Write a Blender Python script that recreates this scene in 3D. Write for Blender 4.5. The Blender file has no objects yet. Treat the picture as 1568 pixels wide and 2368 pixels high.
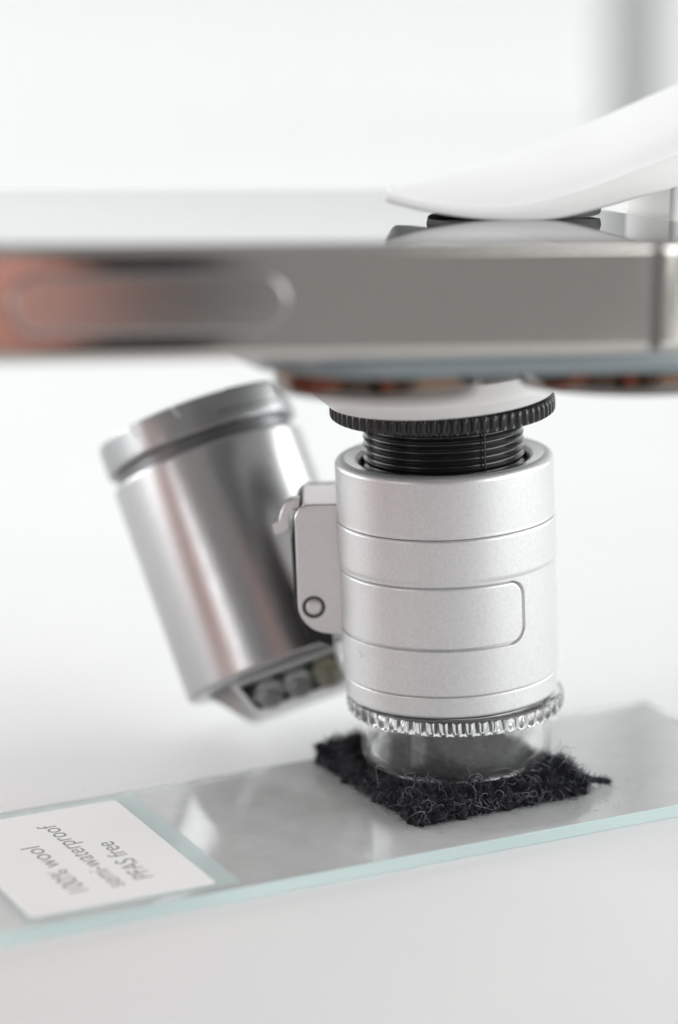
import bpy, bmesh, math, random
import numpy as np
from mathutils import Matrix, Vector
random.seed(7); rng = np.random.default_rng(11)
SC = bpy.context.scene
COL = SC.collection
MM = 0.001                       # every coordinate below is in millimetres
R = math.radians

# ------------------------------------------------------------------ camera
CAM_POS = np.array([-8.98325, -235.73621, 82.17137])
CAM_R = np.array([0.99965732, -0.00624408, -0.02542133])
CAM_U = np.array([0.02617695, 0.23845172, 0.9708015])
CAM_F = np.array([0.0, 0.97113428, -0.23853346])
cam = bpy.data.objects.new('camera', bpy.data.cameras.new('camera')); COL.objects.link(cam)
m = Matrix.Identity(4)
for i in range(3):
    m[i][0], m[i][1], m[i][2], m[i][3] = CAM_R[i], CAM_U[i], -CAM_F[i], CAM_POS[i] * MM
cam.matrix_world = m
cam.data.sensor_fit = 'HORIZONTAL'; cam.data.sensor_width = 36; cam.data.lens = 6800 / 1568 * 36
cam.data.clip_start = 0.01; cam.data.clip_end = 30
cam.data.dof.use_dof = True; cam.data.dof.focus_distance = 0.237; cam.data.dof.aperture_fstop = 18.5
SC.camera = cam

# ------------------------------------------------------------------ world, lamps, exposure
w = bpy.data.worlds.new('World'); SC.world = w; w.use_nodes = True
w.node_tree.nodes['Background'].inputs[0].default_value = (0.985, 0.995, 1.0, 1)
w.node_tree.nodes['Background'].inputs[1].default_value = 0.31


def area(name, loc, target, sx, sy, watts, col):
    l = bpy.data.lights.new(name, 'AREA'); l.shape = 'RECTANGLE'; l.size = sx; l.size_y = sy
    l.energy = watts; l.color = col
    o = bpy.data.objects.new(name, l); COL.objects.link(o)
    o.location = Vector(loc) * MM
    o.rotation_euler = (Vector(target) * MM - o.location).to_track_quat('-Z', 'Y').to_euler()
    return o


area('window_light', (200, 1650, 690), (100, 0, 0), 3.0, .9, 2.5, (1.0, 0.99, 0.975))
area('right_fill_light', (1280, -150, 380), (0, -60, 0), 2.4, .8, 30, (0.98, 1.0, 1.0))  # added low fill from the right, lifts the shade under the phone
area('left_fill_light', (-1300, -100, 380), (0, -60, 0), 2.6, .8, 38, (0.97, 1.0, 1.0))  # added fill, no window known here; brightens slide and label from the left
SC.view_settings.view_transform = 'Standard'; SC.view_settings.look = 'None'
SC.view_settings.exposure = 0.15; SC.view_settings.gamma = 1.0
SC.render.engine = 'CYCLES'
SC.cycles.max_bounces = 16; SC.cycles.transmission_bounces = 14; SC.cycles.transparent_max_bounces = 16
SC.cycles.diffuse_bounces = 5; SC.cycles.glossy_bounces = 6
SC.cycles.caustics_refractive = True; SC.cycles.caustics_reflective = True
SC.cycles.blur_glossy = 0.5
SC.cycles.sample_clamp_indirect = 30.0
SC.cycles.use_denoising = True


# ------------------------------------------------------------------ materials
class NT:
    def __init__(s, name):
        s.m = bpy.data.materials.new(name); s.m.use_nodes = True; s.t = s.m.node_tree
        s.b = s.t.nodes['Principled BSDF']; s.out = s.t.nodes['Material Output']

    def n(s, typ, **k):
        x = s.t.nodes.new(typ)
        for a, v in k.items():
            if a in x.inputs: x.inputs[a].default_value = v
            else: setattr(x, a, v)
        return x

    def l(s, a, b): s.t.links.new(a, b)

    def coord(s, scale=1000.0):           # object coordinates in millimetres
        tc = s.n('ShaderNodeTexCoord'); mp = s.n('ShaderNodeMapping')
        mp.inputs['Scale'].default_value = (scale,) * 3 if not isinstance(scale, tuple) else scale
        s.l(tc.outputs['Object'], mp.inputs[0]); return mp.outputs[0]

    def noise(s, scale, detail=3.0, rough=.55, vec=None):
        x = s.n('ShaderNodeTexNoise'); x.inputs['Scale'].default_value = scale
        x.inputs['Detail'].default_value = detail; x.inputs['Roughness'].default_value = rough
        s.l(vec if vec is not None else s.coord(), x.inputs['Vector']); return x.outputs['Fac']

    def ramp(s, fac, stops):
        x = s.n('ShaderNodeValToRGB'); e = x.color_ramp.elements
        while len(e) < len(stops): e.new(0.5)
        for i, (p, c) in enumerate(stops):
            e[i].position = p; e[i].color = (c, c, c, 1) if isinstance(c, (int, float)) else (*c, 1)
        s.l(fac, x.inputs[0]); return x.outputs[0]

    def bump(s, h, strength, dist):
        x = s.n('ShaderNodeBump'); x.inputs['Strength'].default_value = strength
        x.inputs['Distance'].default_value = dist * MM
        s.l(h, x.inputs['Height']); s.l(x.outputs[0], s.b.inputs['Normal']); return x


def mat(name, col, rough=.5, metal=0., **k):
    q = NT(name); q.b.inputs['Base Color'].default_value = (*col, 1)
    q.b.inputs['Roughness'].default_value = rough; q.b.inputs['Metallic'].default_value = metal
    for a, v in k.items(): q.b.inputs[a.replace('_', ' ')].default_value = v
    return q


def silver(name, col, rough, metal, grain=1.0, bumpd=.02):
    q = mat(name, col, rough, metal)
    v = q.coord()
    a = q.noise(4.2, 6, .8, v); b = q.noise(.9, 4, .6, v)
    lo = tuple(c * (1 - .13 * grain) for c in col); hi = tuple(min(1, c * (1 + .10 * grain)) for c in col)
    q.l(q.ramp(a, [(.30, lo), (.5, col), (.72, hi)]), q.b.inputs['Base Color'])
    rr = q.ramp(b, [(.3, rough - .015), (.7, rough + .02)]); q.l(rr, q.b.inputs['Roughness'])
    q.bump(q.noise(7, 3, .6, v), .35, bumpd)
    return q.m


M = {}
M['silver'] = silver('silver_paint', (.61, .61, .612), .42, .62, 1.0)
M['silver_top'] = silver('satin_rim', (.62, .62, .63), .30, .9, .5)
M['housing'] = silver('satin_silver', (.46, .46, .465), .29, .95, .8, .006)
M['cap'] = silver('satin_cap', (.36, .365, .37), .33, .95, .3, .004)
M['bracket'] = silver('stamped_metal', (.66, .63, .63), .34, .9, .5, .01)
M['darkmetal'] = mat('dark_groove_metal', (.17, .17, .175), .35, .8).m
q = mat('black_plastic', (.012, .012, .013), .24); q.bump(q.noise(6, 3), .15, .01); M['black'] = q.m
q = mat('black_rubber', (.018, .017, .018), .6); q.bump(q.noise(3, 4), .4, .05); M['rubber'] = q.m
M['nearblack'] = mat('dark_cavity', (.01, .01, .012), .7).m
q = mat('white_plastic', (.77, .765, .755), .36); q.bump(q.noise(1.2, 3), .08, .04); M['white'] = q.m
q = mat('polished_steel', (.60, .57, .53), .06, 1.0)
q.l(q.ramp(q.noise(.08, 4), [(.3, .04), (.7, .09)]), q.b.inputs['Roughness']); M['steel'] = q.m
M['steel_dark'] = mat('button_steel', (.62, .60, .57), .15, 1.0).m
M['antenna'] = mat('antenna_plastic', (.05, .048, .045), .45).m
M['screen'] = mat('phone_screen', (.012, .012, .013), .03, IOR=1.95).m
M['backglass'] = mat('silver_back_glass', (.66, .66, .65), .35, IOR=1.45).m
M['bumpglass'] = mat('grey_blue_bump_glass', (.17, .20, .212), .15, IOR=1.5).m
M['lensglass'] = mat('lens_glass', (.008, .008, .012), .02, IOR=1.9).m
q = mat('lens_ring_steel', (.17, .15, .14), .06, 1.0); M['lensring'] = q.m
M['glint'] = mat('orange_glint', (.22, .115, .055), .12, 1.0).m  # orange-brown paints in the warm reflections on the lens walls
# clear acrylic
q = mat('clear_acrylic', (1, 1, 1), .015, 0, IOR=1.47, Transmission_Weight=1.0); 
tr = q.n('ShaderNodeBsdfTranslucent'); tr.inputs['Color'].default_value = (.93, .94, .94, 1)
di = q.n('ShaderNodeBsdfDiffuse'); di.inputs['Color'].default_value = (.9, .9, .9, 1)
m1 = q.n('ShaderNodeMixShader'); q.l(tr.outputs[0], m1.inputs[1]); q.l(di.outputs[0], m1.inputs[2])
m2 = q.n('ShaderNodeMixShader'); m2.inputs[0].default_value = .05; q.l(q.b.outputs[0], m2.inputs[1]); q.l(m1.outputs[0], m2.inputs[2])
q.l(m2.outputs[0], q.out.inputs['Surface']); M['acrylic'] = q.m
q = mat('clear_led_epoxy', (.97, 1, .99), .03, 0, IOR=1.75, Transmission_Weight=1.0)
tr = q.n('ShaderNodeBsdfDiffuse'); tr.inputs['Color'].default_value = (.9, .93, .93, 1)
m2 = q.n('ShaderNodeMixShader'); m2.inputs[0].default_value = .16; q.l(q.b.outputs[0], m2.inputs[1]); q.l(tr.outputs[0], m2.inputs[2])
q.l(m2.outputs[0], q.out.inputs['Surface']); M['led'] = q.m
q = mat('pale_led_epoxy', (.90, .89, .70), .1, 0, IOR=1.5, Transmission_Weight=.8); M['ledy'] = q.m
M['chrome'] = mat('white_lamp_trim', (.93, .94, .95), .4, 0).m
M['pcb'] = mat('dark_green_board', (.045, .07, .07), .3).m
# slide glass, green from the side
q = mat('slide_glass', (1, 1, 1), .0, 0, IOR=1.5, Transmission_Weight=1.0)
va = q.n('ShaderNodeVolumeAbsorption'); va.inputs['Color'].default_value = (.66, .93, .92, 1); va.inputs['Density'].default_value = 30
q.l(va.outputs[0], q.out.inputs['Volume'])
pale_layer = q.n('ShaderNodeBsdfDiffuse'); pale_layer.inputs['Color'].default_value = (.9, .9, .89, 1)  # white diffuse on the flat faces brightens the slide: light put into colour
glass_lift = q.ramp(q.noise(.23, 6, .7), [(.30, .27), (.55, .30), (.75, .335)])
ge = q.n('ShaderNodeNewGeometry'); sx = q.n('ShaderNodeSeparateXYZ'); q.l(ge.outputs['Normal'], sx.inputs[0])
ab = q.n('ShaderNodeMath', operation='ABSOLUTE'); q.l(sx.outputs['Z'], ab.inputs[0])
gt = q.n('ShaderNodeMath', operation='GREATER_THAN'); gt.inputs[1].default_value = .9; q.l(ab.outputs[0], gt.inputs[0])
fm = q.n('ShaderNodeMix', data_type='FLOAT'); q.l(gt.outputs[0], fm.inputs[0]); fm.inputs[2].default_value = .55; q.l(glass_lift, fm.inputs[3]); glass_lift = fm.outputs[0]
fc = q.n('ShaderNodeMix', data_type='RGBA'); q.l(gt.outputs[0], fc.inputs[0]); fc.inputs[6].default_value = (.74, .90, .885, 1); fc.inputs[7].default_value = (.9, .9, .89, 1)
q.l(fc.outputs[2], pale_layer.inputs['Color'])
mx = q.n('ShaderNodeMixShader'); q.l(glass_lift, mx.inputs[0]); q.l(q.b.outputs[0], mx.inputs[1]); q.l(pale_layer.outputs[0], mx.inputs[2])
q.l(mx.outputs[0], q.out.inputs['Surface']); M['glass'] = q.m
q = mat('label_paper', (.90, .90, .895), .75); q.bump(q.noise(3, 4), .3, .02); M['paper'] = q.m
M['ink'] = mat('grey_ink', (.27, .27, .275), .7).m
q = mat('white_tabletop', (.83, .83, .832), .75, Specular_IOR_Level=.2)
q.l(q.ramp(q.noise(.02, 4), [(.3, (.815, .815, .82)), (.7, (.845, .845, .84))]), q.b.inputs['Base Color']); M['table'] = q.m
q = mat('white_wall_paint', (.86, .86, .86), .8)
q.l(q.ramp(q.noise(.004, 3), [(.3, (.84, .84, .845)), (.7, (.87, .87, .865))]), q.b.inputs['Base Color']); M['wall'] = q.m
q = mat('white_curtain_cloth', (.85, .85, .85), .85)
tr = q.n('ShaderNodeBsdfTranslucent'); tr.inputs['Color'].default_value = (.86, .86, .86, 1)
m2 = q.n('ShaderNodeMixShader'); m2.inputs[0].default_value = .6; q.l(q.b.outputs[0], m2.inputs[1]); q.l(tr.outputs[0], m2.inputs[2])
q.l(m2.outputs[0], q.out.inputs['Surface']); M['curtain'] = q.m
M['postwhite'] = mat('matt_grey_post', (.28, .28, .282), .8).m
q = mat('charcoal_felt', (.012, .013, .017), .95)
q.l(q.ramp(q.noise(1.6, 5, .7), [(.35, (.003, .0034, .0048)), (.7, (.012, .013, .018))]), q.b.inputs['Base Color'])
q.bump(q.noise(2.5, 5, .7), 1.0, .25); M['felt'] = q.m
q = mat('charcoal_wool_fibre', (.03, .032, .04), .55)
at = q.n('ShaderNodeAttribute', attribute_name='tone')
q.l(q.ramp(at.outputs['Fac'], [(0, (.005, .0056, .009)), (.7, (.011, .013, .021)), (.88, (.055, .06, .08)), (1, (.38, .385, .40))]), q.b.inputs['Base Color'])
q.b.inputs['Specular IOR Level'].default_value = .3
M['fibre'] = q.m
M['lint'] = mat('dark_lint', (.10, .10, .11), .7).m
M['skin'] = mat('skin', (.56, .25, .20), .5, Subsurface_Weight=.0).m
q = mat('dark_knit_sleeve', (.022, .023, .026), .95); q.bump(q.noise(.6, 3), .5, .5); M['knit'] = q.m


# ------------------------------------------------------------------ object helpers
def root(name, label, cat, loc, group=None):
    o = bpy.data.objects.new(name, None); COL.objects.link(o)
    o.location = Vector(loc) * MM; o.empty_display_size = .005
    o['label'] = label; o['category'] = cat
    if group: o['group'] = group
    o['_w'] = [float(c) for c in loc]
    return o


def mesh(name, V, Fc, material, parent=None, smooth=True, angle=35, label=None, kind=None, origin=None):
    """link one mesh; V are world millimetres, stored relative to the origin of the object"""
    V = np.asarray(V, float)
    pw = np.array(parent['_w']) if parent is not None else np.zeros(3)
    ow = np.array(origin, float) if origin is not None else V.mean(0)
    me = bpy.data.meshes.new(name)
    me.from_pydata([tuple(v) for v in (V - ow) * MM], [], Fc)
    me.materials.append(material)
    if smooth:
        me.shade_smooth()
        if angle: me.set_sharp_from_angle(angle=R(angle))
    bm = bmesh.new(); bm.from_mesh(me); bmesh.ops.recalc_face_normals(bm, faces=bm.faces); bm.to_mesh(me); bm.free()
    o = bpy.data.objects.new(name, me); COL.objects.link(o)
    o['_w'] = [float(c) for c in ow]
    o.location = Vector((ow - pw) * MM)
    if parent is not None: o.parent = parent
    if label: o['label'] = label
    if kind: o['kind'] = kind
    return o


def lathe(prof, n=128, frame=None, closed=False, teeth=None):
    """prof: list of (r, z) ; frame: (origin, ex, ey, ez); closed joins the last ring to the first"""
    prof = np.array(prof, float); k = len(prof)
    t = np.linspace(0, 2 * np.pi, n, endpoint=False)
    r = np.repeat(prof[:, 0][:, None], n, 1)
    if teeth is not None: r = r + teeth(t, prof)
    X, Y, Z = r * np.cos(t), r * np.sin(t), np.repeat(prof[:, 1][:, None], n, 1)
    P = np.stack([X, Y, Z], -1).reshape(-1, 3)
    if frame is not None:
        o, ex, ey, ez = [np.asarray(v, float) for v in frame]
        P = o + P[:, :1] * ex + P[:, 1:2] * ey + P[:, 2:3] * ez
    Fc = []
    for i in range(k if closed else k - 1):
        a, b = i * n, ((i + 1) % k) * n
        for j in range(n):
            j2 = (j + 1) % n
            Fc.append((a + j, a + j2, b + j2, b + j))
    if not closed:
        if prof[0, 0] > 1e-6: Fc.append(tuple(range(n))[::-1])
        if prof[-1, 0] > 1e-6: Fc.append(tuple((k - 1) * n + j for j in range(n)))
    return P, Fc


def arc(cx, cz, r, a0, a1, n=5):
    return [(cx + r * math.cos(R(a0 + (a1 - a0) * i / (n - 1))), cz + r * math.sin(R(a0 + (a1 - a0) * i / (n - 1)))) for i in range(n)]


def loft(rings, cap=True, closed=False):
    """rings: list of equal-length point loops"""
    n = len(rings[0]); V = np.concatenate([np.asarray(r, float) for r in rings]); Fc = []
    k = len(rings)
    for i in range(k if closed else k - 1):
        a, b = i * n, ((i + 1) % k) * n
        for j in range(n):
            j2 = (j + 1) % n; Fc.append((a + j, a + j2, b + j2, b + j))
    if cap and not closed:
        Fc.append(tuple(range(n))[::-1]); Fc.append(tuple((k - 1) * n + j for j in range(n)))
    return V, Fc


def slab(outline, fr, t0, t1, bev=.15, nb=3):
    """plate: 2-D outline (u,v) in frame (o, eu, ev, en), thickness t0..t1 along en, bevelled rim"""
    P = np.array(outline, float); o, eu, ev, en = [np.asarray(x, float) for x in fr]
    n = len(P); nx = np.roll(P, -1, 0) - np.roll(P, 1, 0)
    area2 = np.sum(P[:, 0] * np.roll(P[:, 1], -1) - np.roll(P[:, 0], -1) * P[:, 1])
    nrm = np.stack([nx[:, 1], -nx[:, 0]], 1); nrm /= np.linalg.norm(nrm, axis=1)[:, None] + 1e-9
    if area2 < 0: nrm = -nrm
    rings = []
    for i in range(nb + 1):
        a = math.pi / 2 * i / nb; rings.append((P - nrm * bev * (1 - math.sin(a)), t0 + bev * (1 - math.cos(a))))
    for i in range(nb + 1):
        a = math.pi / 2 * i / nb; rings.append((P - nrm * bev * (1 - math.cos(a)), t1 - bev * (1 - math.sin(a))))
    rings = [(P - nrm * bev * 1.25, t0)] + rings + [(P - nrm * bev * 1.25, t1)]   # support loops keep the flat faces flat
    return loft([o + q2[:, :1] * eu + q2[:, 1:2] * ev + t * en for q2, t in rings])


def rrect(u0, u1, v0, v1, r, n=6):
    rs = r if isinstance(r, (list, tuple)) else (r,) * 4
    out = []
    for (cx, cy, a, rr) in ((u1, v0, -90, rs[0]), (u1, v1, 0, rs[1]), (u0, v1, 90, rs[2]), (u0, v0, 180, rs[3])):
        sx = -1 if cx == u1 else 1; sy = -1 if cy == v1 else 1
        out += [(cx + sx * rr + rr * math.cos(R(a + 90 * i / n)), cy + sy * rr + rr * math.sin(R(a + 90 * i / n))) for i in range(n + 1)]
    return out


def tubes(paths, radii, sides=3):
    """paths (N,K,3) -> thin prisms, one mesh"""
    N, K, _ = paths.shape
    T = np.gradient(paths, axis=1); T /= np.linalg.norm(T, axis=2, keepdims=True) + 1e-9
    A = np.cross(T, np.array([.31, .52, .79])); A /= np.linalg.norm(A, axis=2, keepdims=True) + 1e-9
    B = np.cross(T, A)
    ang = np.arange(sides) * 2 * np.pi / sides
    rad = np.asarray(radii)
    if rad.ndim == 1: rad = np.repeat(rad[:, None], K, 1)
    P = paths[:, :, None, :] + rad[:, :, None, None] * (A[:, :, None, :] * np.cos(ang)[:, None] + B[:, :, None, :] * np.sin(ang)[:, None])
    V = P.reshape(-1, 3)
    idx = np.arange(N * K * sides).reshape(N, K, sides)
    a = idx[:, :-1, :]; b = idx[:, 1:, :]
    Fc = np.stack([a, np.roll(a, -1, 2), np.roll(b, -1, 2), b], -1).reshape(-1, 4)
    return V, Fc


def fast_mesh(name, V, Fq, material, parent=None, attr=None, kind=None, label=None, origin=(0, 0, 0)):
    me = bpy.data.meshes.new(name); n = len(V); f = len(Fq)
    ow = np.array(origin, float); pw = np.array(parent['_w']) if parent is not None else np.zeros(3)
    me.vertices.add(n); me.vertices.foreach_set('co', ((V - ow) * MM).astype(np.float32).ravel())
    me.loops.add(f * 4); me.loops.foreach_set('vertex_index', Fq.astype(np.int32).ravel())
    me.polygons.add(f); me.polygons.foreach_set('loop_start', np.arange(f, dtype=np.int32) * 4)
    me.update(calc_edges=True); me.validate()
    me.shade_smooth()
    if attr is not None:
        a = me.attributes.new('tone', 'FLOAT', 'POINT'); a.data.foreach_set('value', attr.astype(np.float32))
    me.materials.append(material)
    o = bpy.data.objects.new(name, me); COL.objects.link(o)
    o['_w'] = [float(c) for c in ow]; o.location = Vector((ow - pw) * MM)
    if parent is not None: o.parent = parent
    if kind: o['kind'] = kind
    if label: o['label'] = label
    return o


# ------------------------------------------------------------------ setting
def plane(name, corners, material):
    V = np.array(corners, float)
    o = mesh(name, V, [(0, 1, 2, 3)], material, smooth=False); o['kind'] = 'structure'; return o


plane('tabletop', [(-1600, -430, 0), (1600, -430, 0), (1600, 1700, 0), (-1600, 1700, 0)], M['table'])
plane('back_wall', [(-1600, 1700, -400), (1600, 1700, -400), (1600, 1700, 2200), (-1600, 1700, 2200)], M['wall'])

# grey round post standing far behind at the right
V, Fc = lathe([(0, 0.5), (7.0, 0.5), (7.2, .8), (7.2, 420), (0, 420)], 96, ((64.3, 468, 0), (1, 0, 0), (0, 1, 0), (0, 0, 1)))
o = mesh('post', V, Fc, M['postwhite'])
o['label'] = 'thin blurred grey round post standing far behind the white clip at the top right'; o['category'] = 'post'

# ------------------------------------------------------------------ microscope
tilt = R(-0.9)
BX = np.array([math.cos(tilt), 0, -math.sin(tilt)]); BZ = np.array([math.sin(tilt), 0, math.cos(tilt)]); BY = np.array([0, 1., 0])
BO = np.array([0.2, 0, 0.0])
BF = (BO, BX, BY, BZ)
mic = root('pocket_microscope', 'silver pocket microscope standing on the wool patch, lamp housing tilted out left', 'microscope', (0.2, 0, 2.8))

# barrel body: height field round the axis with recess for the side plate
NTH = 720
zs = np.unique(np.round(np.concatenate([np.linspace(8.9, 23.85, 130), np.linspace(14.2, 20.4, 120), np.linspace(10.6, 11.0, 12), np.linspace(8.9, 9.5, 10), np.linspace(23.5, 23.85, 8)]), 4))
th = np.linspace(0, 2 * np.pi, NTH, endpoint=False)
TH, ZZ = np.meshgrid(th, zs)
# azimuth measured from the front (-y), positive to the right
AZ = (TH + np.pi / 2 + np.pi) % (2 * np.pi) - np.pi
PL0, PL1, PZ0, PZ1, PR = -2.3, 0.70, 14.75, 19.85, 1.35     # plate: azimuth range, heights, corner radius


def plate_sd(az, z, grow=0.):
    s = az * 8.95
    cx, hx = (PL0 + PL1) / 2 * 8.95, (PL1 - PL0) / 2 * 8.95 + grow
    cz, hz = (PZ0 + PZ1) / 2, (PZ1 - PZ0) / 2 + grow
    rr = PR + grow
    qx = np.abs(s - cx) - hx + rr; qz = np.abs(z - cz) - hz + rr
    return np.minimum(np.maximum(qx, qz), 0) + np.hypot(np.maximum(qx, 0), np.maximum(qz, 0)) - rr


RR = np.full_like(TH, 9.0)
RR = np.where(ZZ < 10.8, 8.86, RR)
RR -= .10 * np.clip((ZZ - 10.8) / -.01, 0, 0)
RR -= .35 * (1 - np.sqrt(np.clip(1 - np.clip((9.25 - ZZ) / .35, 0, 1) ** 2, 0, 1)))
RR -= .16 * np.exp(-((ZZ - 10.78) / .07) ** 2)
RR -= .10 * np.exp(-((ZZ - 23.85) / .09) ** 2)
RR += .06 * np.clip((ZZ - 20.2) / .3, 0, 1)
sd = plate_sd(AZ, ZZ, .11)
RR -= .34 * (1 - np.clip(sd / .06 + .5, 0, 1))
P = BO + (RR * np.cos(TH))[..., None] * BX + (RR * np.sin(TH))[..., None] * BY + ZZ[..., None] * BZ
nz = len(zs); idx = np.arange(nz * NTH).reshape(nz, NTH)
Fq = np.stack([idx[:-1], np.roll(idx[:-1], -1, 1), np.roll(idx[1:], -1, 1), idx[1:]], -1).reshape(-1, 4)
fast_mesh('barrel', P.reshape(-1, 3), Fq, M['silver'], mic, origin=tuple(BO + BZ * 16))

HAIRS = []
for az_, z_, L_ in ((-.98, 13.4, .55),):
    t_ = np.linspace(0, 1, 9)
    a_ = az_ - np.pi / 2 + .05 * np.sin(t_ * 4) ; zz_ = z_ + L_ * t_
    HAIRS.append(BO + (9.12 * np.cos(a_))[:, None] * BX + (9.12 * np.sin(a_))[:, None] * BY + zz_[:, None] * BZ)
V, F4 = tubes(np.array(HAIRS), np.full(1, .010), 4)
mesh('stray_hair', V, [tuple(f) for f in F4], mat('stray_hair', (.12, .12, .12), .6).m, mic)

# side plate: curved panel with rounded end
pz = np.linspace(PZ0, PZ1, 60); pa = np.linspace(PL0, PL1, 360)
A2, Z2 = np.meshgrid(pa, pz)
# squash grid into the rounded outline
cz = (PZ0 + PZ1) / 2; hz = (PZ1 - PZ0) / 2
v = (Z2 - cz) / hz; dz = np.maximum(0, np.abs(Z2 - cz) - (hz - PR))
ext = PR - np.sqrt(np.maximum(PR ** 2 - dz ** 2, 0))
mid = (PL0 + PL1) / 2; hl = (PL1 - PL0) / 2
A2 = mid + (A2 - mid) * (hl - ext / 8.95) / hl
sdp = plate_sd(A2, Z2)
R2 = 8.93 - .16 * (1 - np.sqrt(np.clip(1 - np.clip(1 + sdp / .16, 0, 1) ** 2, 0, 1)))
T2 = A2 - np.pi / 2


def cyl(rad, t, z): return BO + (rad * np.cos(t))[..., None] * BX + (rad * np.sin(t))[..., None] * BY + z[..., None] * BZ


Pf = cyl(R2, T2, Z2).reshape(-1, 3); Pb = cyl(np.full_like(R2, 8.68), T2, Z2).reshape(-1, 3)
n1, n2 = A2.shape; idx = np.arange(n1 * n2).reshape(n1, n2); o_ = n1 * n2
f1 = np.stack([idx[:-1, :-1], idx[:-1, 1:], idx[1:, 1:], idx[1:, :-1]], -1).reshape(-1, 4)
rim = np.concatenate([idx[0, :], idx[1:, -1], idx[-1, -2::-1], idx[-2:0:-1, 0]])
f3 = np.stack([rim, np.roll(rim, -1), np.roll(rim, -1) + o_, rim + o_], -1)
fast_mesh('side_plate', np.concatenate([Pf, Pb]), np.concatenate([f1, f1[:, ::-1] + o_, f3[:, ::-1]]), M['silver'], mic,
          label='flat panel with a rounded end let into the barrel', origin=tuple(BO + BZ * 17))

# upper sleeve with rolled rim and open bore
prof = [(9.0, 23.95), (9.02, 24.02), (9.0, 24.1), (9.0, 24.2), (9.0, 26.5), (9.0, 28.35), (9.0, 28.44)] + arc(8.5, 28.45, .5, 0, 90, 8) + [(8.2, 28.93), (7.35, 28.80), (7.12, 28.72), (7.0, 28.5), (7.0, 24.5), (8.8, 24.3)]
V, Fc = lathe([(8.6, 23.8), (8.93, 23.88)] + prof[0:-2] + [(7.0, 24.2), (7.0, 23.8)], 200, BF, closed=True)
mesh('upper_sleeve', V, Fc, M['silver'], mic, angle=50)
V, Fc = lathe([(6.95, 23.0), (6.97, 28.55), (6.85, 28.55), (6.8, 23.0)], 96, BF, closed=True)
mesh('bore_liner', V, Fc, M['nearblack'], mic)
V, Fc = lathe([(7.35, 28.815), (8.15, 28.945), (8.22, 28.96), (8.2, 28.92), (7.4, 28.79)], 160, BF, closed=True)
mesh('rim_face', V, Fc, M['silver_top'], mic)

# threaded focusing tube
prof = [(6.0, 24.0)]
z = 26.2
while z < 32.0:
    prof += [(6.28, z), (6.29, z + .12), (6.58, z + .26), (6.60, z + .36), (6.34, z + .50)]; z += .60
prof += [(6.3, 32.6), (5.0, 32.6), (5.0, 24.0)]
V, Fc = lathe(prof, 160, BF, closed=True)
tb = mesh('threaded_tube', V, Fc, M['black'], mic, angle=60)
sv = BO + BX * 6.52 * math.cos(R(-62)) + BY * 6.52 * math.sin(R(-62))
V, Fc = slab(rrect(-.07, .07, -3, 3, .03, 2), (sv + BZ * 29.4, np.array([math.cos(R(28)), math.sin(R(28)), 0]), BZ, np.array([math.cos(R(-62)), math.sin(R(-62)), 0])), 0, .13, .03)
mesh('mould_seam', V, Fc, M['black'], tb)


def tooth(cnt, amp, z0, z1, duty=2.2):
    def f(t, prof):
        s = np.tanh(duty * np.sin(cnt * t)) / np.tanh(duty)
        msk = ((prof[:, 1] > z0) & (prof[:, 1] < z1) & (prof[:, 0] > 8.5)).astype(float)
        return amp * msk[:, None] * (s[None, :] - 1) / 2
    return f


prof = [(6.5, 32.35), (8.7, 32.35), (9.0, 32.42), (9.22, 32.58), (9.25, 32.8), (9.25, 33.4), (9.22, 33.62), (9.1, 33.75), (6.5, 33.75)]
V, Fc = lathe(prof, 70 * 14, BF, closed=True, teeth=tooth(70, .30, 32.5, 33.7))
mesh('knurled_ring', V, Fc, M['black'], mic, angle=40)

# black lens seat under the barrel and clear acrylic foot
V, Fc = lathe([(7.7, 8.80), (8.45, 8.80), (8.6, 8.95), (8.5, 9.1), (7.7, 9.1)], 128, BF, closed=True)
mesh('foot_seal', V, Fc, M['nearblack'], mic)
V, Fc = lathe([(0, 9.6), (4.2, 9.6), (7.7, 8.9), (7.9, 9.1), (7.9, 9.8), (0, 9.8)], 128, BF)
mesh('lens_seat', V, Fc, M['silver'], mic)
V, Fc = lathe([(0, 9.35)] + [(4.1 * k / 5, 9.35 + .25 * (k / 5) ** 2) for k in range(1, 6)] + [(0, 9.62)], 64, BF)
mesh('objective_lens', V, Fc, M['lensglass'], mic)
CF = ((0.35, 0, 0), (1, 0, 0), (0, 1, 0), (0, 0, 1))
prof = ([(8.3, 8.7), (8.85, 8.7), (9.02, 8.62), (9.1, 8.45), (9.1, 7.75), (9.05, 7.55), (8.9, 7.42), (8.35, 7.36), (8.06, 7.30), (8.03, 6.0), (7.98, 4.6)]
        + arc(6.95, 3.85, 1.0, 0, -90, 7) + [(6.7, 2.85), (6.62, 2.95), (6.62, 3.15)] + arc(6.45, 4.3, .95, -80, 0, 6) + [(7.42, 6.0), (7.5, 8.5)])
V, Fc = lathe(prof, 52 * 14, CF, closed=True, teeth=tooth(52, .34, 7.5, 8.6, 1.6))
mesh('clear_foot', V, Fc, M['acrylic'], mic, angle=40, label='transparent foot with a fluted rim, resting on the wool')

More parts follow.
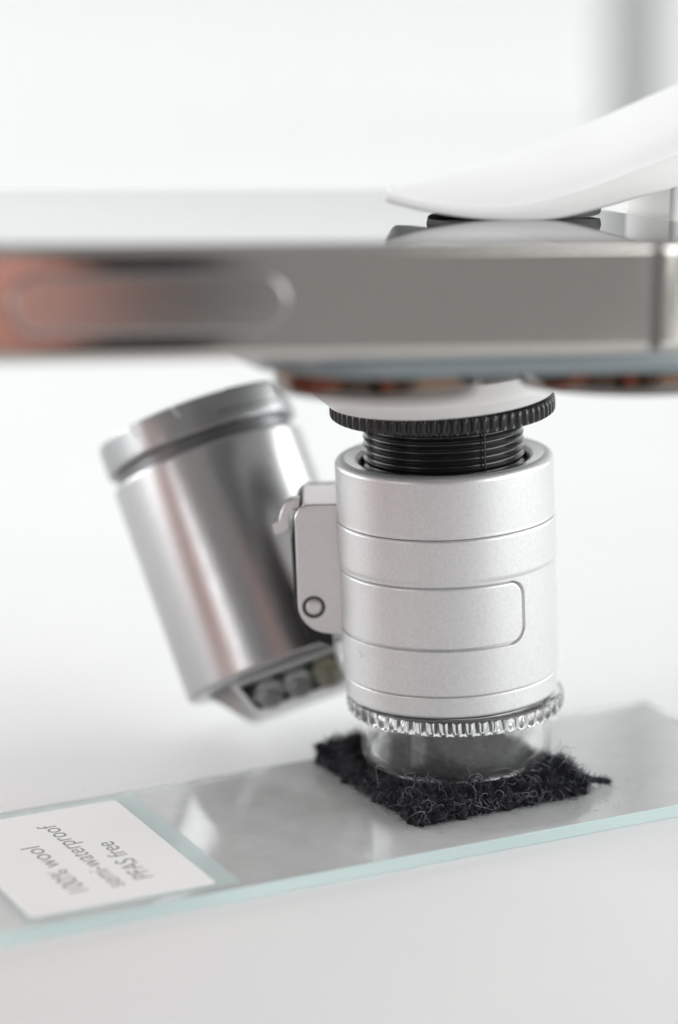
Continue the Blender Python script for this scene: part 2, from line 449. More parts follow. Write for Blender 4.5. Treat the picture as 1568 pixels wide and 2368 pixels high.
# hinge bracket on the left of the barrel
XV, YV, ZV = np.array([1., 0, 0]), np.array([0, 1., 0]), np.array([0, 0, 1.])
out = rrect(-12.62, -8.3, 13.7, 25.1, (.6, .4, 1.3, 2.1), 8)
out = [(x - .0 + (z - 19) * -.008, z - (0.0 if z > 19 else (x + 8.3) * .16)) for x, z in out]
V, Fc = slab(out, ((0, -.6, 0), XV, ZV, YV), 0, .6, .12)
br = mesh('hinge_bracket', V, Fc, M['bracket'], mic, angle=30)
V, Fc = slab(out, ((0, 7.2, 0), XV, ZV, YV), 0, .6, .12)
mesh('rear_cheek', V, Fc, M['bracket'], br, angle=30)
V, Fc = slab(rrect(-12.0, -8.2, .02, 7.18, .3, 3), ((0, 0, 0), XV, YV, ZV), 24.45, 25.02, .12)
mesh('bracket_web', V, Fc, M['bracket'], br, angle=30)
PF = ((-11.28, -.6, 16.35), XV, ZV, -YV)
V, Fc = lathe([(.86, -.3), (.86, .02), (.98, .02), (.98, -.3)], 40, PF, closed=True); mesh('rivet_recess', V, Fc, M['darkmetal'], br)
V, Fc = lathe([(0, .10)] + arc(.5, -.04, .14, 90, 0, 4) + [(.66, -.3), (0, -.3)], 40, PF); mesh('rivet', V, Fc, M['bracket'], br)
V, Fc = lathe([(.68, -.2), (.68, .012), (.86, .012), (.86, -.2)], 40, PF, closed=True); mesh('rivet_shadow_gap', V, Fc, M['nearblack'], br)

# ---- lamp housing, hinged back at about 20 degrees
HA = np.array([-0.31622046, 0.35877382, 0.87721218]); HE1 = np.array([0.94670016, 0.07617179, 0.31011598]); HE2 = np.array([-0.04452213, -0.93018207, 0.36438865])
HB = CAM_POS + (np.array([-14.27180913, 13., 6.78982136]) - CAM_POS) * 1.0
HF = (HB, HE1, HE2, HA)
HR = 8.8
prof = [(0, 0), (8.1, 0)] + arc(8.3, .5, .5, -90, 0, 6) + [(HR, .52), (HR, .7), (HR, 6), (HR, 12), (HR, 19.5), (HR, 19.68)] + arc(8.5, 19.7, .3, 0, 90, 5) + [(7.7, 20.0), (0, 20.0)]
V, Fc = lathe(prof, 200, HF)
hs = mesh('lamp_housing', V, Fc, M['housing'], mic, angle=40, label='silver lamp cylinder tilted away from the barrel, with leds at its lower end')
V, Fc = lathe([(0, 19.8), (8.15, 19.8), (8.15, 21.6), (0, 21.6)], 128, HF); mesh('cap_neck', V, Fc, M['darkmetal'], hs)
prof = [(0, 21.2), (8.7, 21.2), (8.8, 21.3), (8.82, 21.5), (8.82, 21.6), (8.82, 23.7), (8.82, 23.79)] + arc(8.52, 23.8, .3, 0, 90, 6) + [(5, 24.12), (0, 24.12)]
V, Fc = lathe(prof, 200, HF); cp_ = mesh('battery_cap', V, Fc, M['cap'], hs, angle=40)
# dark line painting in a reflection on the cap, then two snap seams
def hpt(az, r, s):
    return HB + HA * s + (HE1 * math.sin(az) + HE2 * math.cos(az)) * r


def htube(pts, rad, name, material, par, sides=8):
    V, F4 = tubes(np.array([pts]), np.array([rad]), sides); mesh(name, V, [tuple(f) for f in F4], material, par)


pts = [hpt(a_, 8.84, 24.0) for a_ in np.linspace(.45, 1.02, 14)] + [hpt(1.02 + .13 * math.sin(R(a_)), 8.86, 23.1 + .9 * math.cos(R(a_))) for a_ in range(15, 166, 15)] + [hpt(a_, 8.86, 22.2) for a_ in np.linspace(1.02, .3, 16)]
htube(pts, .06, 'cap_reflection', M['darkmetal'], cp_)
for a_ in (-.62, -.12):
    htube([hpt(a_ + .05 * k, 8.86, 24.0 - 1.1 * k ** .8) for k in np.linspace(0, 1, 7)], .07, 'snap_seam', M['chrome'], cp_)
# lamp nose: frame, dark board, three leds
nose = [(-7.0, .25), (-4.6, -2.95), (-3.9, -3.25), (4.6, -3.35), (5.2, -3.0), (5.2, .25)]
V, Fc = slab(nose, (HB, HE1, HA, HE2), -4.5, 1.2, .25)
ln = mesh('lamp_nose', V, Fc, M['silver'], hs, angle=35)
fo = [(-4.6, -.05), (-3.6, -2.75), (-3.1, -3.3), (4.7, -3.35), (5.25, -3.0), (5.25, -.05)]
fi = [(-4.05, -.25), (-3.25, -2.5), (-2.85, -2.85), (4.5, -2.85), (4.85, -2.6), (4.85, -.25)]
def fr3(o2, t, sl=.58): return [HB + HE1 * u_ + HA * v_ + HE2 * (t + sl * v_) for u_, v_ in o2]
V, Fc = loft([fr3(fo, 1.0, 0), fr3(fo, 4.6), fr3([(a_[0] * .97 + b_[0] * .03, a_[1] * .9 + b_[1] * .1) for a_, b_ in zip(fo, fi)], 4.75), fr3(fi, 4.7), fr3(fi, 1.0, 0)], closed=True)
mesh('nose_frame', V, Fc, M['chrome'], ln, angle=40)
V, Fc = slab(fi, (HB, HE1, HA, HE2), 1.15, 1.4, .03); mesh('led_board', V, Fc, M['pcb'], ln)
for e_, mt in ((-1.7, 'led'), (.95, 'led'), (3.7, 'ledy')):
    d_ = HE2 * .86 - HA * .5; d_ /= np.linalg.norm(d_); x_ = HE1; y_ = np.cross(d_, x_)
    o_ = HB + HE1 * e_ - HA * 1.4 + HE2 * 2.0
    V, Fc = lathe([(0, -.2), (1.22, -.2), (1.22, .9)] + arc(0, 1.0, 1.22, 8, 90, 8)[:-1] + [(0, 2.22)], 40, (o_, x_, y_, d_))
    mesh('led', V, Fc, M[mt], ln, label='small clear domed led' if mt == 'led' else 'faintly yellow led at the barrel side')
# hinge lug and hook between housing and bracket
V, Fc = slab([(-9.8, 12.2), (-9.8, 24.0), (-12.4, 24.0), (-12.7, 23.2), (-13.05, 21.5), (-12.9, 15.5), (-11.9, 13.0)], ((0, 1.9, 0), XV, ZV, YV), 0, 5.0, .2)
mesh('hinge_lug', V, Fc, M['nearblack'], hs)  # near-black colour stands in for the dark reflection beside the bracket
ok = [(-12.2, 25.35), (-12.9, 25.3), (-13.45, 24.9), (-13.8, 24.2), (-13.95, 23.55), (-14.55, 23.2), (-14.35, 22.3), (-13.55, 22.45), (-13.15, 22.85), (-13.15, 23.5), (-13.0, 24.1), (-12.65, 24.45), (-12.2, 24.5)]
V, Fc = slab(ok[::-1], ((0, .6, 0), XV, ZV, YV), 0, 1.2, .08)
mesh('hinge_hook', V, Fc, M['bracket'], hs, angle=30)

# ------------------------------------------------------------------ phone
PP = np.array([25.014, -27.293, 49.94]); yaw, pit, rol = .288, -.067, .061
cy, sy, cpi, spi, cr, sr = math.cos(yaw), math.sin(yaw), math.cos(pit), math.sin(pit), math.cos(rol), math.sin(rol)
PM = np.array([[cy, -sy, 0], [sy, cy, 0], [0, 0, 1]]) @ np.array([[cr, 0, sr], [0, 1, 0], [-sr, 0, cr]]) @ np.array([[1, 0, 0], [0, cpi, -spi], [0, spi, cpi]])


def ph(p): return PP + np.asarray(p, float) @ PM.T


PX, PY, PZ = PM[:, 0], PM[:, 1], PM[:, 2]
PT = 7.65
phone = root('smartphone', 'grey steel edged smartphone lying face up across the frame, gripped by the white clip', 'smartphone', ph((-60, 35, -PT)))
outl = rrect(-146.7, 0, 0, 71.5, 11, 16)
prof = [(.55, -PT + .0), (.30, -PT + .04), (.10, -PT + .18), (0, -PT + .45), (0, -PT + .55), (0, -.55), (0, -.45), (.10, -.18), (.30, -.03), (.62, .0)]
P2 = np.array(outl); nx = np.roll(P2, -1, 0) - np.roll(P2, 1, 0); nr = np.stack([nx[:, 1], -nx[:, 0]], 1); nr /= np.linalg.norm(nr, axis=1)[:, None]
V, Fc = loft([ph(np.concatenate([P2 - nr * i_, np.full((len(P2), 1), z_)], 1)) for i_, z_ in prof])
mesh('frame', V, Fc, M['steel'], phone, angle=50)
V, Fc = slab((P2 - nr * .72).tolist(), (PP, PX, PY, PZ), -.2, .14, .12); mesh('screen', V, Fc, M['screen'], phone)
V, Fc = slab((P2 - nr * .72).tolist(), (PP, PX, PY, PZ), -PT - .14, -PT + .2, .12); mesh('back_glass', V, Fc, M['backglass'], phone)
# antenna band across the near side
for x_ in (-11.55, -135):
    V, Fc = slab(rrect(x_ - .42, x_ + .42, -PT + .1, -.1, .05, 2), (PP, PX, PZ, -PY), -.3, .012, .01)
    mesh('antenna_band', V, Fc, M['antenna'], phone)
# power button in its recess on the near side
bo = rrect(-57.6, -38.6, -5.75, -1.95, 1.9, 8)
V, Fc = slab(rrect(-57.85, -38.35, -6.0, -1.7, 2.1, 8), (PP, PX, PZ, -PY), -.3, .015, .01); mesh('button_recess', V, Fc, M['darkmetal'], phone)
V, Fc = slab(bo, (PP, PX, PZ, -PY), -.3, .10, .08, 4); mesh('power_button', V, Fc, M['steel_dark'], phone)
# camera bump with three lenses
V, Fc = slab(rrect(-38.4, -1.5, 1.3, 38.5, 8, 10), (PP, PX, PY, PZ), -PT - 1.75, -PT - .1, .5, 4)
cb = mesh('camera_bump', V, Fc, M['bumpglass'], phone, label='raised blue-grey camera block on the underside')
for (lx, ly) in ((-28.6, 11.2), (-9.6, 11.2), (-17.3, 28.6)):
    LF = (ph((lx, ly, -PT - 1.7)), PX, PY, -PZ)
    V, Fc = lathe([(7.35, -.1), (7.35, .95), (6.2, .95), (6.2, -.1)], 96, LF, closed=True)
    wl_ = mesh('lens_collar', V, Fc, M['lensglass'], cb, angle=40)
    V, Fc = lathe([(7.4, .55), (7.46, .62), (7.46, .9), (7.4, .97), (7.2, .8)], 96, LF, closed=True)
    mesh('glint_band', V, Fc, M['glint'], wl_, angle=40)
    V, Fc = lathe([(7.5, 1.0), (7.5, 1.3)] + arc(7.15, 1.65, .35, 0, 80, 5) + [(6.5, 2.0), (6.2, 1.85), (6.1, 1.0)], 96, LF, closed=True)
    ln_ = mesh('camera_lens', V, Fc, M['lensring'], cb, angle=40)
    V, Fc = lathe([(0, .2), (6.15, .2), (6.15, 1.8), (0, 1.8)], 72, LF); mesh('lens_glass', V, Fc, M['lensglass'], ln_)

# ------------------------------------------------------------------ clip
clip = root('phone_clip', 'white plastic clip clamping the phone, its curved arm resting on a black pad', 'clip', (-.3, 0, 33.8))
# lower jaw: rounded disc over the knurled ring
jt = R(-2.6); JX = np.array([math.cos(jt), 0, -math.sin(jt)]); JZ = np.array([math.sin(jt), 0, math.cos(jt)])
JF = (BO + BZ * 33.8 - JZ * 33.8 - JX * .1, JX, BY, JZ)
prof = [(6.0, 33.8), (9.0, 33.8), (9.2, 33.83), (9.35, 34.0), (9.7, 34.35), (10.1, 34.7), (10.45, 35.0), (10.55, 35.3), (10.55, 36.5), (10.3, 36.7), (6.0, 36.7)]
V, Fc = lathe(prof, 160, JF, closed=True); jaw = mesh('lower_jaw', V, Fc, M['white'], clip, angle=50)
JD = np.array([.94, .34, 0]); JN = np.array([-.34, .94, 0])
V, Fc = slab(rrect(6, 62, -7.5, 7.5, 2, 4), ((-.4, 0, 0), JD, JN, ZV), 34.9, 36.6, .4); mesh('jaw_arm', V, Fc, M['white'], jaw)
V, Fc = lathe([(6.2, 36.5), (7.4, 36.5), (7.4, 37.2), (6.2, 37.2)], 96, JF, closed=True); mesh('jaw_pad', V, Fc, M['rubber'], jaw)

# upper arm: loft through stations (near side underside / near side top / far edge), phone coordinates
st = [  # near edge x, underside z, top z; far edge y, x, z
    (-23.97, 1.60, 2.44, 29.0, -22.3, 2.62), (-23.76, 1.52, 2.38, 32, -21.1, 2.42), (-23.31, 1.41, 2.27, 35, -19.73, 2.15),
    (-22.5, 1.21, 2.07, 37.5, -18.06, 2.22), (-21.09, 0.87, 1.73, 39.5, -15.91, 2.46), (-19.5, 0.6, 1.5, 41, -13.71, 2.85),
    (-17.38, 0.3, 1.25, 42, -11.08, 3.42), (-13.46, 0.08, 1.31, 42, -6.88, 4.79), (-9.52, 0.25, 2.04, 42, -2.64, 6.28),
    (-7.0, 0.8, 2.74, 42, 0.07, 7.24), (-3.39, 1.75, 4.03, 42, 3.96, 8.91), (0.17, 2.69, 5.31, 42, 7.8, 10.56),
    (7.0, 5.0, 8.0, 42, 15.0, 13.7), (16.0, 8.6, 11.8, 42, 24.2, 17.8), (30.0, 14.4, 17.8, 42, 38.5, 24.0)]
st = np.array(st); xx = np.concatenate([np.linspace(-23.97, -21.5, 10)[:-1], np.linspace(-21.5, 30, 55)])


def smooth_interp(x, xp, fp):
    # Catmull-Rom / monotone-ish hermite
    d = np.gradient(fp, xp); i = np.clip(np.searchsorted(xp, x) - 1, 0, len(xp) - 2)
    h = xp[i + 1] - xp[i]; t = (x - xp[i]) / h
    return ((2 * t ** 3 - 3 * t ** 2 + 1) * fp[i] + (t ** 3 - 2 * t ** 2 + t) * h * d[i] + (-2 * t ** 3 + 3 * t ** 2) * fp[i + 1] + (t ** 3 - t ** 2) * h * d[i + 1])


rings = []
for x in xx:
    zb, zt, yf, xf, zf = [smooth_interp(x, st[:, 0], st[:, k]) for k in (1, 2, 3, 4, 5)]
    yn = 24.0; h = zt - zb; e = min(.24, h * .2); zfb = zf - h
    ring_ = []
    wd = yf - yn
    # near-side face, slightly rounded, then the top (a small raised lip, gently crowned), far side, underside
    ring_ += [(yn + e * .9, zb), (yn + e * .3, zb + e * .3), (yn, zb + e), (yn, zt - e * .7), (yn + e * .25, zt - e * .15), (yn + e, zt + .02), (yn + .55, zt + .05), (yn + .8, zt + .04), (yn + .95, zt - .07), (yn + 1.15, zt - .06)]
    for f_ in (.12, .3, .5, .7, .88):
        crown = .35 * math.sin(math.pi * f_) * min(1, wd / 16)
        ring_.append((yn + wd * f_ + e * (1 - f_) * 2, zt + (zf - zt) * f_ + crown))
    ring_ += [(yf - e, zf + .04), (yf - e * .2, zf - e * .3), (yf, zf - e), (yf, zfb + e), (yf - e * .4, zfb + e * .2), (yf - e, zfb)]
    for f_ in (.75, .5, .25):
        ring_.append((yn + wd * f_, zb + (zfb - zb) * f_))
    rings.append(ph([(x + (xf - x) * (a_ - yn) / wd, a_, b_) for a_, b_ in ring_]))
V, Fc = loft(rings)
mesh('upper_arm', V, Fc, M['white'], clip, angle=38, label='curved white arm like a ski, its tip lifted above the screen')
# rubber pad on the screen
def pad_h(x): return .55 + .012 * (x + 14.5) ** 2
pt_ = []
n_ = 64
lay = []
for rr_, top in ((0.01, 0), (6.6, 0), (6.95, 0), (7.05, .5), (6.9, 1), (6.0, 1), (.01, 1)):
    ring_ = []
    for k in range(n_):
        a_ = 2 * math.pi * k / n_
        x = -10.6 + rr_ * math.cos(a_); y = 31.8 + rr_ * math.sin(a_)
        lo = .16 + max(0, x + 8.5) ** 2 * .012 + max(0, -15 - x) * .16
        ring_.append((x, y, lo + top * 1.0))
    lay.append(ph(ring_))
V, Fc = loft(lay); mesh('rubber_pad', V, Fc, M['rubber'], clip, angle=40)
# hinge block beyond the phone's end
V, Fc = slab(rrect(3.0, 17, -11, 3.6, (3, 1.2, 1.2, 3), 8), (ph((0, 31.5, 0)), PX, PZ, PY), 0, 10, .6)
mesh('clip_hinge', V, Fc, M['white'], clip)

# ------------------------------------------------------------------ slide, label
SA = R(24.65); SU = np.array([math.cos(SA), math.sin(SA), 0]); SN = np.array([-math.sin(SA), math.cos(SA), 0])
S0 = np.array([18.35, 19.3, 0])                      # far right corner
V, Fc = slab([(-76, -25.3), (0, -25.3), (0, 0), (-76, 0)], (S0, SU, SN, ZV), .03, 1.1, .07, 2)
sl = root('glass_slide', 'clear glass microscope slide with greenish edges lying on the white table under the wool patch', 'glass slide', S0 + SU * -38 + SN * -12.65)
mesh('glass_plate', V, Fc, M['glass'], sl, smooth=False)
L0 = np.array([-28.2, -4.0, 0]); LU, LN = SU, SN
V, Fc = slab(rrect(-15.1, 0, -21.8, 0, .5, 4), (L0, LU, LN, ZV), 1.107, 1.17, .02, 1)
q = mat('aqua_label_film', (.74, .87, .86), .5)
tp = q.n('ShaderNodeBsdfTransparent'); mx = q.n('ShaderNodeMixShader'); mx.inputs[0].default_value = .36
q.l(tp.outputs[0], mx.inputs[1]); q.l(q.b.outputs[0], mx.inputs[2]); q.l(mx.outputs[0], q.out.inputs['Surface']); M['pale_layer'] = q.m
Vb, Fb = slab(rrect(-15.5, 1.8, -22.6, 1.0, .4, 4), (L0, LU, LN, ZV), 1.101, 1.104, .001, 1)
mesh('label_backing', Vb, Fb, M['pale_layer'], sl, label='pale aqua transparent border showing round the paper sticker')
lb = mesh('paper_label', V, Fc, M['paper'], sl, label='white paper sticker with three printed lines')
TD = np.array([-.43, .903, 0]); TD /= np.linalg.norm(TD); TUP = np.array([-TD[1], TD[0], 0])
for txt, start, ln_mm in (('100% wool', (-28.6, -25.1), 11.0), ('semi-waterproof', (-26.0, -23.9), 15.6), ('PFAS free', (-23.9, -22.2), 8.9)):
    cu_ = bpy.data.curves.new('lettering', 'FONT'); cu_.body = txt; cu_.size = 1; cu_.extrude = 0
    to = bpy.data.objects.new('lettering', cu_); COL.objects.link(to)
    bpy.context.view_layer.update()
    dg = bpy.context.evaluated_depsgraph_get(); me = bpy.data.meshes.new_from_object(to.evaluated_get(dg))
    bpy.data.objects.remove(to); bpy.data.curves.remove(cu_)
    co = np.array([v_.co[:] for v_ in me.vertices]); wtx = co[:, 0].max() - co[:, 0].min()
    s_ = ln_mm / wtx; sh = 2.3
    Vt = np.array([start[0], start[1], 1.174]) + co[:, :1] * s_ * TD + co[:, 1:2] * sh * TUP
    Ft = [tuple(p_.vertices) for p_ in me.polygons]
    mesh('lettering', Vt, Ft, M['ink'], lb, smooth=False, label='printed words ' + txt)

# ------------------------------------------------------------------ wool patch
FU = np.array([14., 6.8, 0]); FU /= np.linalg.norm(FU); FV = np.array([-FU[1], FU[0], 0])
FC = np.array([-.1, -.9, 0]); HW, HD = 7.9, 9.0       # half sizes along FU / FV
wool = root('wool_patch', 'square of fuzzy charcoal wool cloth on the slide under the microscope foot', 'cloth patch', (FC[0], FC[1], 1.12))
G = 150
uu = np.linspace(-1, 1, G); vv = np.linspace(-1, 1, G)
U2, V2 = np.meshgrid(uu, vv)


def se(u): return np.sign(u) * np.abs(u) ** .9


def lump(x, y, s, k=0):
    return (np.sin(x * s * 1.7 + k) * np.cos(y * s * 1.3 + 2 * k) + .6 * np.sin(x * s * 3.1 + y * s * 2.3 + k * 3) + .4 * np.cos(x * s * 5.3 - y * s * 4.1 + k))


px_ = U2 * HW; py_ = V2 * HD
edge = np.minimum(HW - np.abs(px_), HD - np.abs(py_))
rim_d = np.clip(edge / .9, 0, 1)
rc = np.hypot(px_, py_)
inside = 1 / (1 + np.exp((rc - 8.0) * 2.2))           # pressed down under the foot
topz = 1.2 + 1.75 * np.sqrt(1 - (1 - rim_d) ** 2) + .20 * lump(px_, py_, 1.3) * rim_d + .45 * (1 - inside) * rim_d - .12 * inside + .75 * np.clip(1 - (rc / 6.2) ** 2, 0, 1) ** .8
wob = .34 * lump(px_, py_, .9, 1)
Pw = FC + (px_ + wob * np.sign(px_) * (np.abs(U2) > .9))[..., None] * FU + (py_ + wob * (np.abs(V2) > .9))[..., None] * FV
Pw[..., 2] = topz
Pw = Pw.reshape(-1, 3); idx = np.arange(G * G).reshape(G, G)
f1 = np.stack([idx[:-1, :-1], idx[:-1, 1:], idx[1:, 1:], idx[1:, :-1]], -1).reshape(-1, 4)
Pb = Pw.copy(); Pb[:, 2] = 1.12
rim = np.concatenate([idx[0, :], idx[1:, -1], idx[-1, -2::-1], idx[-2:0:-1, 0]])
f3 = np.stack([rim, np.roll(rim, -1), np.roll(rim, -1) + G * G, rim + G * G], -1)
fast_mesh('felt_base', np.concatenate([Pw, Pb]), np.concatenate([f1, f1[:, ::-1] + G * G, f3[:, ::-1]]), M['felt'], wool, origin=tuple(FC))


def fibres(P0, D0, K, step, curl, rad, tone, zmin=1.15, lift=0.):
    N = len(P0); paths = np.zeros((N, K, 3)); p = P0.copy(); d = D0 / np.linalg.norm(D0, axis=1, keepdims=True)
    ax = rng.normal(size=(N, 3)); ax /= np.linalg.norm(ax, axis=1, keepdims=True)
    st_ = step[:, None]
    for k in range(K):
        paths[:, k] = p
        ax = ax + rng.normal(size=(N, 3)) * .25; ax /= np.linalg.norm(ax, axis=1, keepdims=True)
        d = d + np.cross(ax, d) * curl[:, None]; d[:, 2] += lift
        d /= np.linalg.norm(d, axis=1, keepdims=True)
        low = p[:, 2] + d[:, 2] * step < zmin; d[low, 2] = np.abs(d[low, 2]) * .3
        p = p + d * st_
    V, F4 = tubes(paths, rad[:, None] * np.linspace(1.15, .45, K)[None, :], 3)
    return V, F4, np.repeat(tone, K * 3)


def surf_points(n, side=False):
    """points on the patch: top surface, or its four side walls"""
    if not side:
        u = rng.uniform(-1, 1, n) * .985; v = rng.uniform(-1, 1, n) * .985
        gi = np.clip(((v + 1) / 2 * (G - 1)).astype(int), 0, G - 1); gj = np.clip(((u + 1) / 2 * (G - 1)).astype(int), 0, G - 1)
        z = topz[gi, gj]; nrm = np.tile([0, 0, 1.], (n, 1))
    else:
        s = rng.integers(0, 4, n); t = rng.uniform(-1, 1, n)
        u = np.where(s == 0, -1, np.where(s == 1, 1, t)); v = np.where(s == 2, -1, np.where(s == 3, 1, t))
        z = rng.uniform(1.15, 2.5, n)
        nrm = (np.where(s == 0, -1, np.where(s == 1, 1, 0)))[:, None] * FU + (np.where(s == 2, -1, np.where(s == 3, 1, 0)))[:, None] * FV
    P = FC + (u * HW)[:, None] * FU + (v * HD)[:, None] * FV; P[:, 2] = z
    return P, nrm, u * HW, v * HD


sets = []
# dense short nap on top
P0, Nn, u_, v_ = surf_points(17000); rc_ = np.hypot(P0[:, 0] - .35, P0[:, 1])
keep = (rc_ < 6.3) | (rc_ > 8.4); P0, Nn, rc_ = P0[keep], Nn[keep], rc_[keep]
n = len(P0); ins = rc_ < 6.5
lean = np.where(ins, .12, .5)
D = rng.normal(size=(n, 3)) * [1, 1, .3]; D[:, 2] = np.abs(D[:, 2]) * lean * 1.5 + .05
sets.append(fibres(P0, D, 8, rng.uniform(.09, .2, n) * np.where(ins, .85, 1), rng.uniform(.3, .95, n), rng.uniform(.014, .030, n), rng.uniform(0, 1, n) ** 2.6 * .88))
# nap on the sides
P0, Nn, _, _ = surf_points(9000, True); n = len(P0)
D = Nn * rng.uniform(.15, .9, (n, 1)) + rng.normal(size=(n, 3)) * .9
sets.append(fibres(P0 - Nn * .15, D, 8, rng.uniform(.08, .18, n), rng.uniform(.3, .95, n), rng.uniform(.014, .030, n), rng.uniform(0, 1, n) ** 2.8 * .86))
# long pale curls
P0, Nn, _, _ = surf_points(1500); rc_ = np.hypot(P0[:, 0] - .35, P0[:, 1]); P0 = P0[(rc_ > 8.4)]; n = len(P0)
D = rng.normal(size=(n, 3)); D[:, 2] = np.abs(D[:, 2]) + .2
sets.append(fibres(P0, D, 16, rng.uniform(.12, .24, n), rng.uniform(.3, .9, n), rng.uniform(.013, .024, n), rng.uniform(.78, 1, n)))
P0, Nn, _, _ = surf_points(1100, True); n = len(P0)
sets.append(fibres(P0, Nn + rng.normal(size=(n, 3)) * .6, 14, rng.uniform(.10, .24, n), rng.uniform(.3, .9, n), rng.uniform(.011, .021, n), rng.uniform(.72, 1, n)))
# a few inside the foot
n = 240; a_ = rng.uniform(0, 6.28, n); r_ = 6 * np.sqrt(rng.uniform(0, 1, n)); P0 = np.stack([.35 + r_ * np.cos(a_), r_ * np.sin(a_), 2.95 + .7 * (1 - (r_ / 6.2) ** 2)], 1)
sets.append(fibres(P0, rng.normal(size=(n, 3)) * [1, 1, .15] + [0, 0, .1], 16, rng.uniform(.08, .2, n), rng.uniform(.1, .4, n), rng.uniform(.010, .016, n), rng.uniform(.85, 1, n)))
off = 0; Vs, Fs, Ts = [], [], []
for V, F4, t_ in sets:
    Vs.append(V); Fs.append(F4 + off); Ts.append(t_); off += len(V)
fast_mesh('wool_fibres', np.concatenate(Vs), np.concatenate(Fs), M['fibre'], wool, attr=np.concatenate(Ts), kind='stuff', origin=tuple(FC))


# two yarn ends sticking out at corners
def yarn(p0, p1, r, name, twist=5):
    p0, p1 = np.array(p0, float), np.array(p1, float); K = 26
    t = np.linspace(0, 1, K); L = np.linalg.norm(p1 - p0); d = (p1 - p0) / L
    a = np.cross(d, ZV); a /= np.linalg.norm(a); b = np.cross(d, a)
    paths, rad = [], []
    for s in range(5):
        ph_ = s * 2 * np.pi / 5
        c = p0 + np.outer(t, p1 - p0) + (np.outer(np.cos(t * twist + ph_), a) + np.outer(np.sin(t * twist + ph_), b)) * r * .6
        c += rng.normal(size=c.shape) * r * .10
        paths.append(c); rad.append(r * .55 * (1 + .2 * np.sin(t * 17 + s)) * (1 - .25 * t))
    V, F4 = tubes(np.array(paths), np.array(rad), 8)
    n = 260; tt = rng.uniform(0, 1, n); P0 = p0 + np.outer(tt, p1 - p0) + rng.normal(size=(n, 3)) * r * .6
    V2_, F2, t2 = fibres(P0, rng.normal(size=(n, 3)) + d * .8, 7, rng.uniform(.05, .14, n), rng.uniform(.2, .6, n), rng.uniform(.010, .02, n), rng.uniform(0, .9, n))
    fast_mesh(name, np.concatenate([V, V2_]), np.concatenate([F4, F2 + len(V)]), M['fibre'], wool, attr=np.concatenate([np.full(len(V), .3), t2]), origin=tuple(p0))


yarn((10.0, -4.4, 2.2), (12.9, -3.9, 1.55), .26, 'yarn_end')
yarn((-9.9, 3.2, 2.4), (-11.3, 3.9, 2.75), .42, 'yarn_end')

# loose lint on the slide
n = 130
P0 = np.stack([rng.uniform(-2, 17, n), rng.uniform(-15, 3, n), np.full(n, 1.13)], 1)
rel = P0 - np.array([S0[0], S0[1], 0]); un = rel @ SN; ok_ = (un < -1) & (un > -24.5) & (rel @ SU < -1)
P0 = P0[ok_][:70]
P0 = np.concatenate([P0, [[-20.5, -6.5, 1.13], [-13.2, 3.1, 1.13], [-24.5, -.6, 1.13], [-8, -8, 1.13], [-31, -1.5, 1.13], [-9, -11, 1.13]]]); n = len(P0)
V, F4, _ = fibres(P0, rng.normal(size=(n, 3)) * [1, 1, .05], 9, rng.uniform(.03, .12, n), rng.uniform(.1, .5, n), rng.uniform(.008, .014, n), np.zeros(n), zmin=1.12)
o = fast_mesh('loose_lint', V, F4, M['lint'], None, kind='stuff')
o['label'] = 'scattered dark lint specks shed on the glass slide around the wool patch'; o['category'] = 'lint'

# ------------------------------------------------------------------ person behind the lens, met only as reflections in the polished metal
per = root('person', 'person in a dark jumper behind the lens, seen only reflected in the polished metal', 'person', (0, -790, -300))


def skin_mesh(name, chains, material, parent, levels=2, label=None):
    """chains: list of ([(x,y,z,r),...], attach) ; attach = (chain, index) or None"""
    vs, es, rs, table = [], [], [], []
    for pts_, att in chains:
        ids = []
        prev = table[att[0]][att[1]] if att else None
        for (x, y, z, r) in pts_:
            vs.append((x * MM, y * MM, z * MM)); rs.append(r * MM); k = len(vs) - 1
            if prev is not None: es.append((prev, k))
            prev = k; ids.append(k)
        table.append(ids)
    me = bpy.data.meshes.new(name); me.from_pydata(vs, es, [])
    o = bpy.data.objects.new(name, me); COL.objects.link(o)
    sk = o.modifiers.new('skin', 'SKIN'); sk.use_smooth_shade = True
    for v_, r in zip(me.skin_vertices[0].data, rs): v_.radius = (r, r)
    me.skin_vertices[0].data[0].use_root = True
    sb = o.modifiers.new('sub', 'SUBSURF'); sb.levels = levels; sb.render_levels = levels
    bpy.context.view_layer.update()
    m2_ = bpy.data.meshes.new_from_object(o.evaluated_get(bpy.context.evaluated_depsgraph_get()))
    bpy.data.objects.remove(o)
    co = np.array([v_.co[:] for v_ in m2_.vertices]) / MM
    return mesh(name, co, [tuple(p_.vertices) for p_ in m2_.polygons], material, parent, angle=None, label=label)


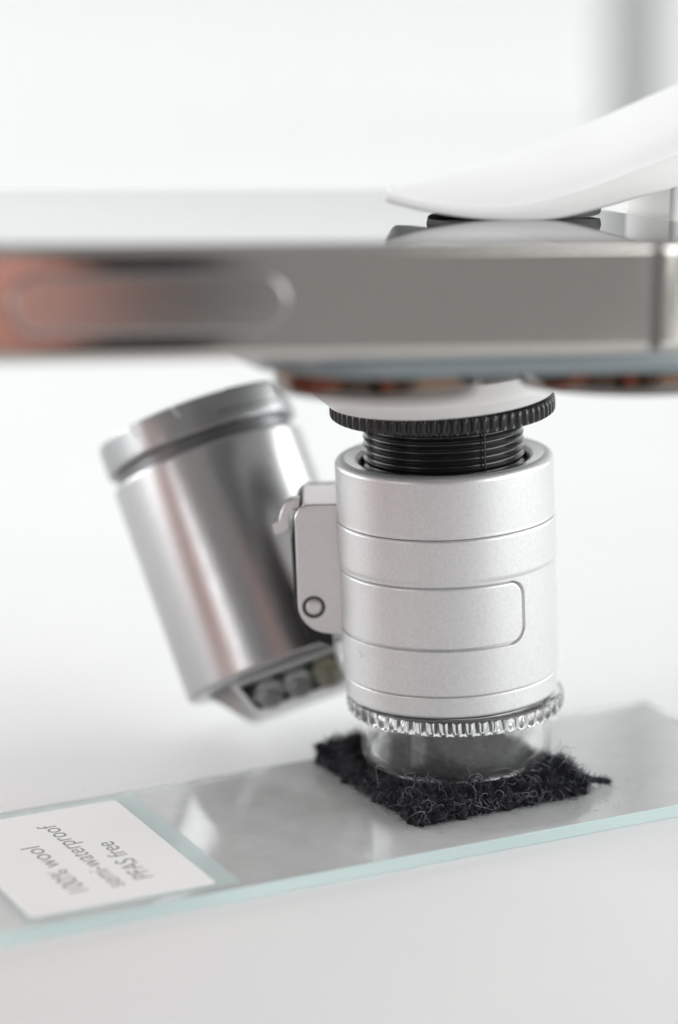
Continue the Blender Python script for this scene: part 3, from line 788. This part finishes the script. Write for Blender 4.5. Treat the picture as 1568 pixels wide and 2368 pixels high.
def hand(wr, palm, spread, curl_dir, tipdrop, table0, sc_=.8):
    """finger chains from the palm: wr, palm = points; spread = sideways unit, curl_dir = where fingers bend"""
    wr, palm, spread, curl_dir = [np.array(v_, float) for v_ in (wr, palm, spread, curl_dir)]
    f = palm - wr; f /= np.linalg.norm(f); out_ = []
    for k, (off_, L_) in enumerate(((-30, .86), (-10, 1.0), (10, .95), (29, .76))):
        b = palm + spread * off_ * .9 * sc_ + f * 28 * sc_
        a1 = b + f * 34 * L_ + curl_dir * 14 * L_; a2 = a1 + f * 14 * L_ + curl_dir * 22 * L_; a3 = a2 - f * 2 * L_ + curl_dir * 20 * L_
        out_.append(([(*b, 10), (*a1, 8.6), (*a2, 7.8), (*a3, 6.5)], (table0, -1)))
    t0 = palm + spread * -34 - f * 4; t1 = t0 + spread * -16 + f * 24 + curl_dir * 8; t2 = t1 + spread * 2 + f * 24 + curl_dir * 6
    out_.append(([(*t0, 12), (*t1, 10), (*t2, 8)], (table0, -2)))
    return out_


body = [([(0, -800, -220, 110), (0, -790, -60, 105), (0, -770, 120, 112), (0, -755, 235, 95), (0, -745, 300, 48), (0, -735, 345, 50)], None),
        ([(0, -720, 385, 72), (0, -710, 430, 80), (0, -715, 475, 60)], (0, 5)),
        ([(-110, -755, 255, 60), (-190, -730, 225, 50), (-330, -560, 80, 38), (-330, -300, 48, 32), (-235, -130, 36, 28), (-178, -82, 35, 31), (-150, -66, 34, 36)], (0, 3)),
        ([(110, -755, 255, 60), (185, -735, 220, 50), (262, -540, 60, 36), (180, -386, 42, 17), (118, -278, 40, 11), (78, -258, 41, 10), (58, -254, 43, 12)], (0, 3))]
body += hand((-235, -130, 36), (-150, -66, 34), (.3, -.4, .85), (.75, .1, .35), 0, 2, .95)
body += hand((92, -266, 40), (58, -254, 43), (.2, .3, -.8), (-.3, -.4, .3), 0, 3, .6)
pb = skin_mesh('body', body, M['skin'], per)
knit = [([(0, -800, -220, 124), (0, -790, -60, 120), (0, -770, 120, 128), (0, -755, 240, 112), (0, -748, 285, 64)], None),
        ([(-110, -755, 255, 72), (-195, -730, 225, 64), (-335, -562, 82, 50), (-332, -400, 60, 42)], (0, 3)),
        ([(110, -755, 255, 72), (190, -735, 220, 62), (265, -545, 60, 44), (186, -396, 42, 27), (124, -292, 41, 22), (110, -270, 41, 21), (100, -260, 41, 20), (97, -256, 41, 18)], (0, 3))]
skin_mesh('jumper', knit, M['knit'], pb, label='dark knitted jumper')
hr = [([(0, -738, 420, 86), (0, -735, 470, 84), (0, -750, 400, 70)], None)]
skin_mesh('hair', hr, mat('dark_hair', (.03, .022, .018), .6).m, pb)
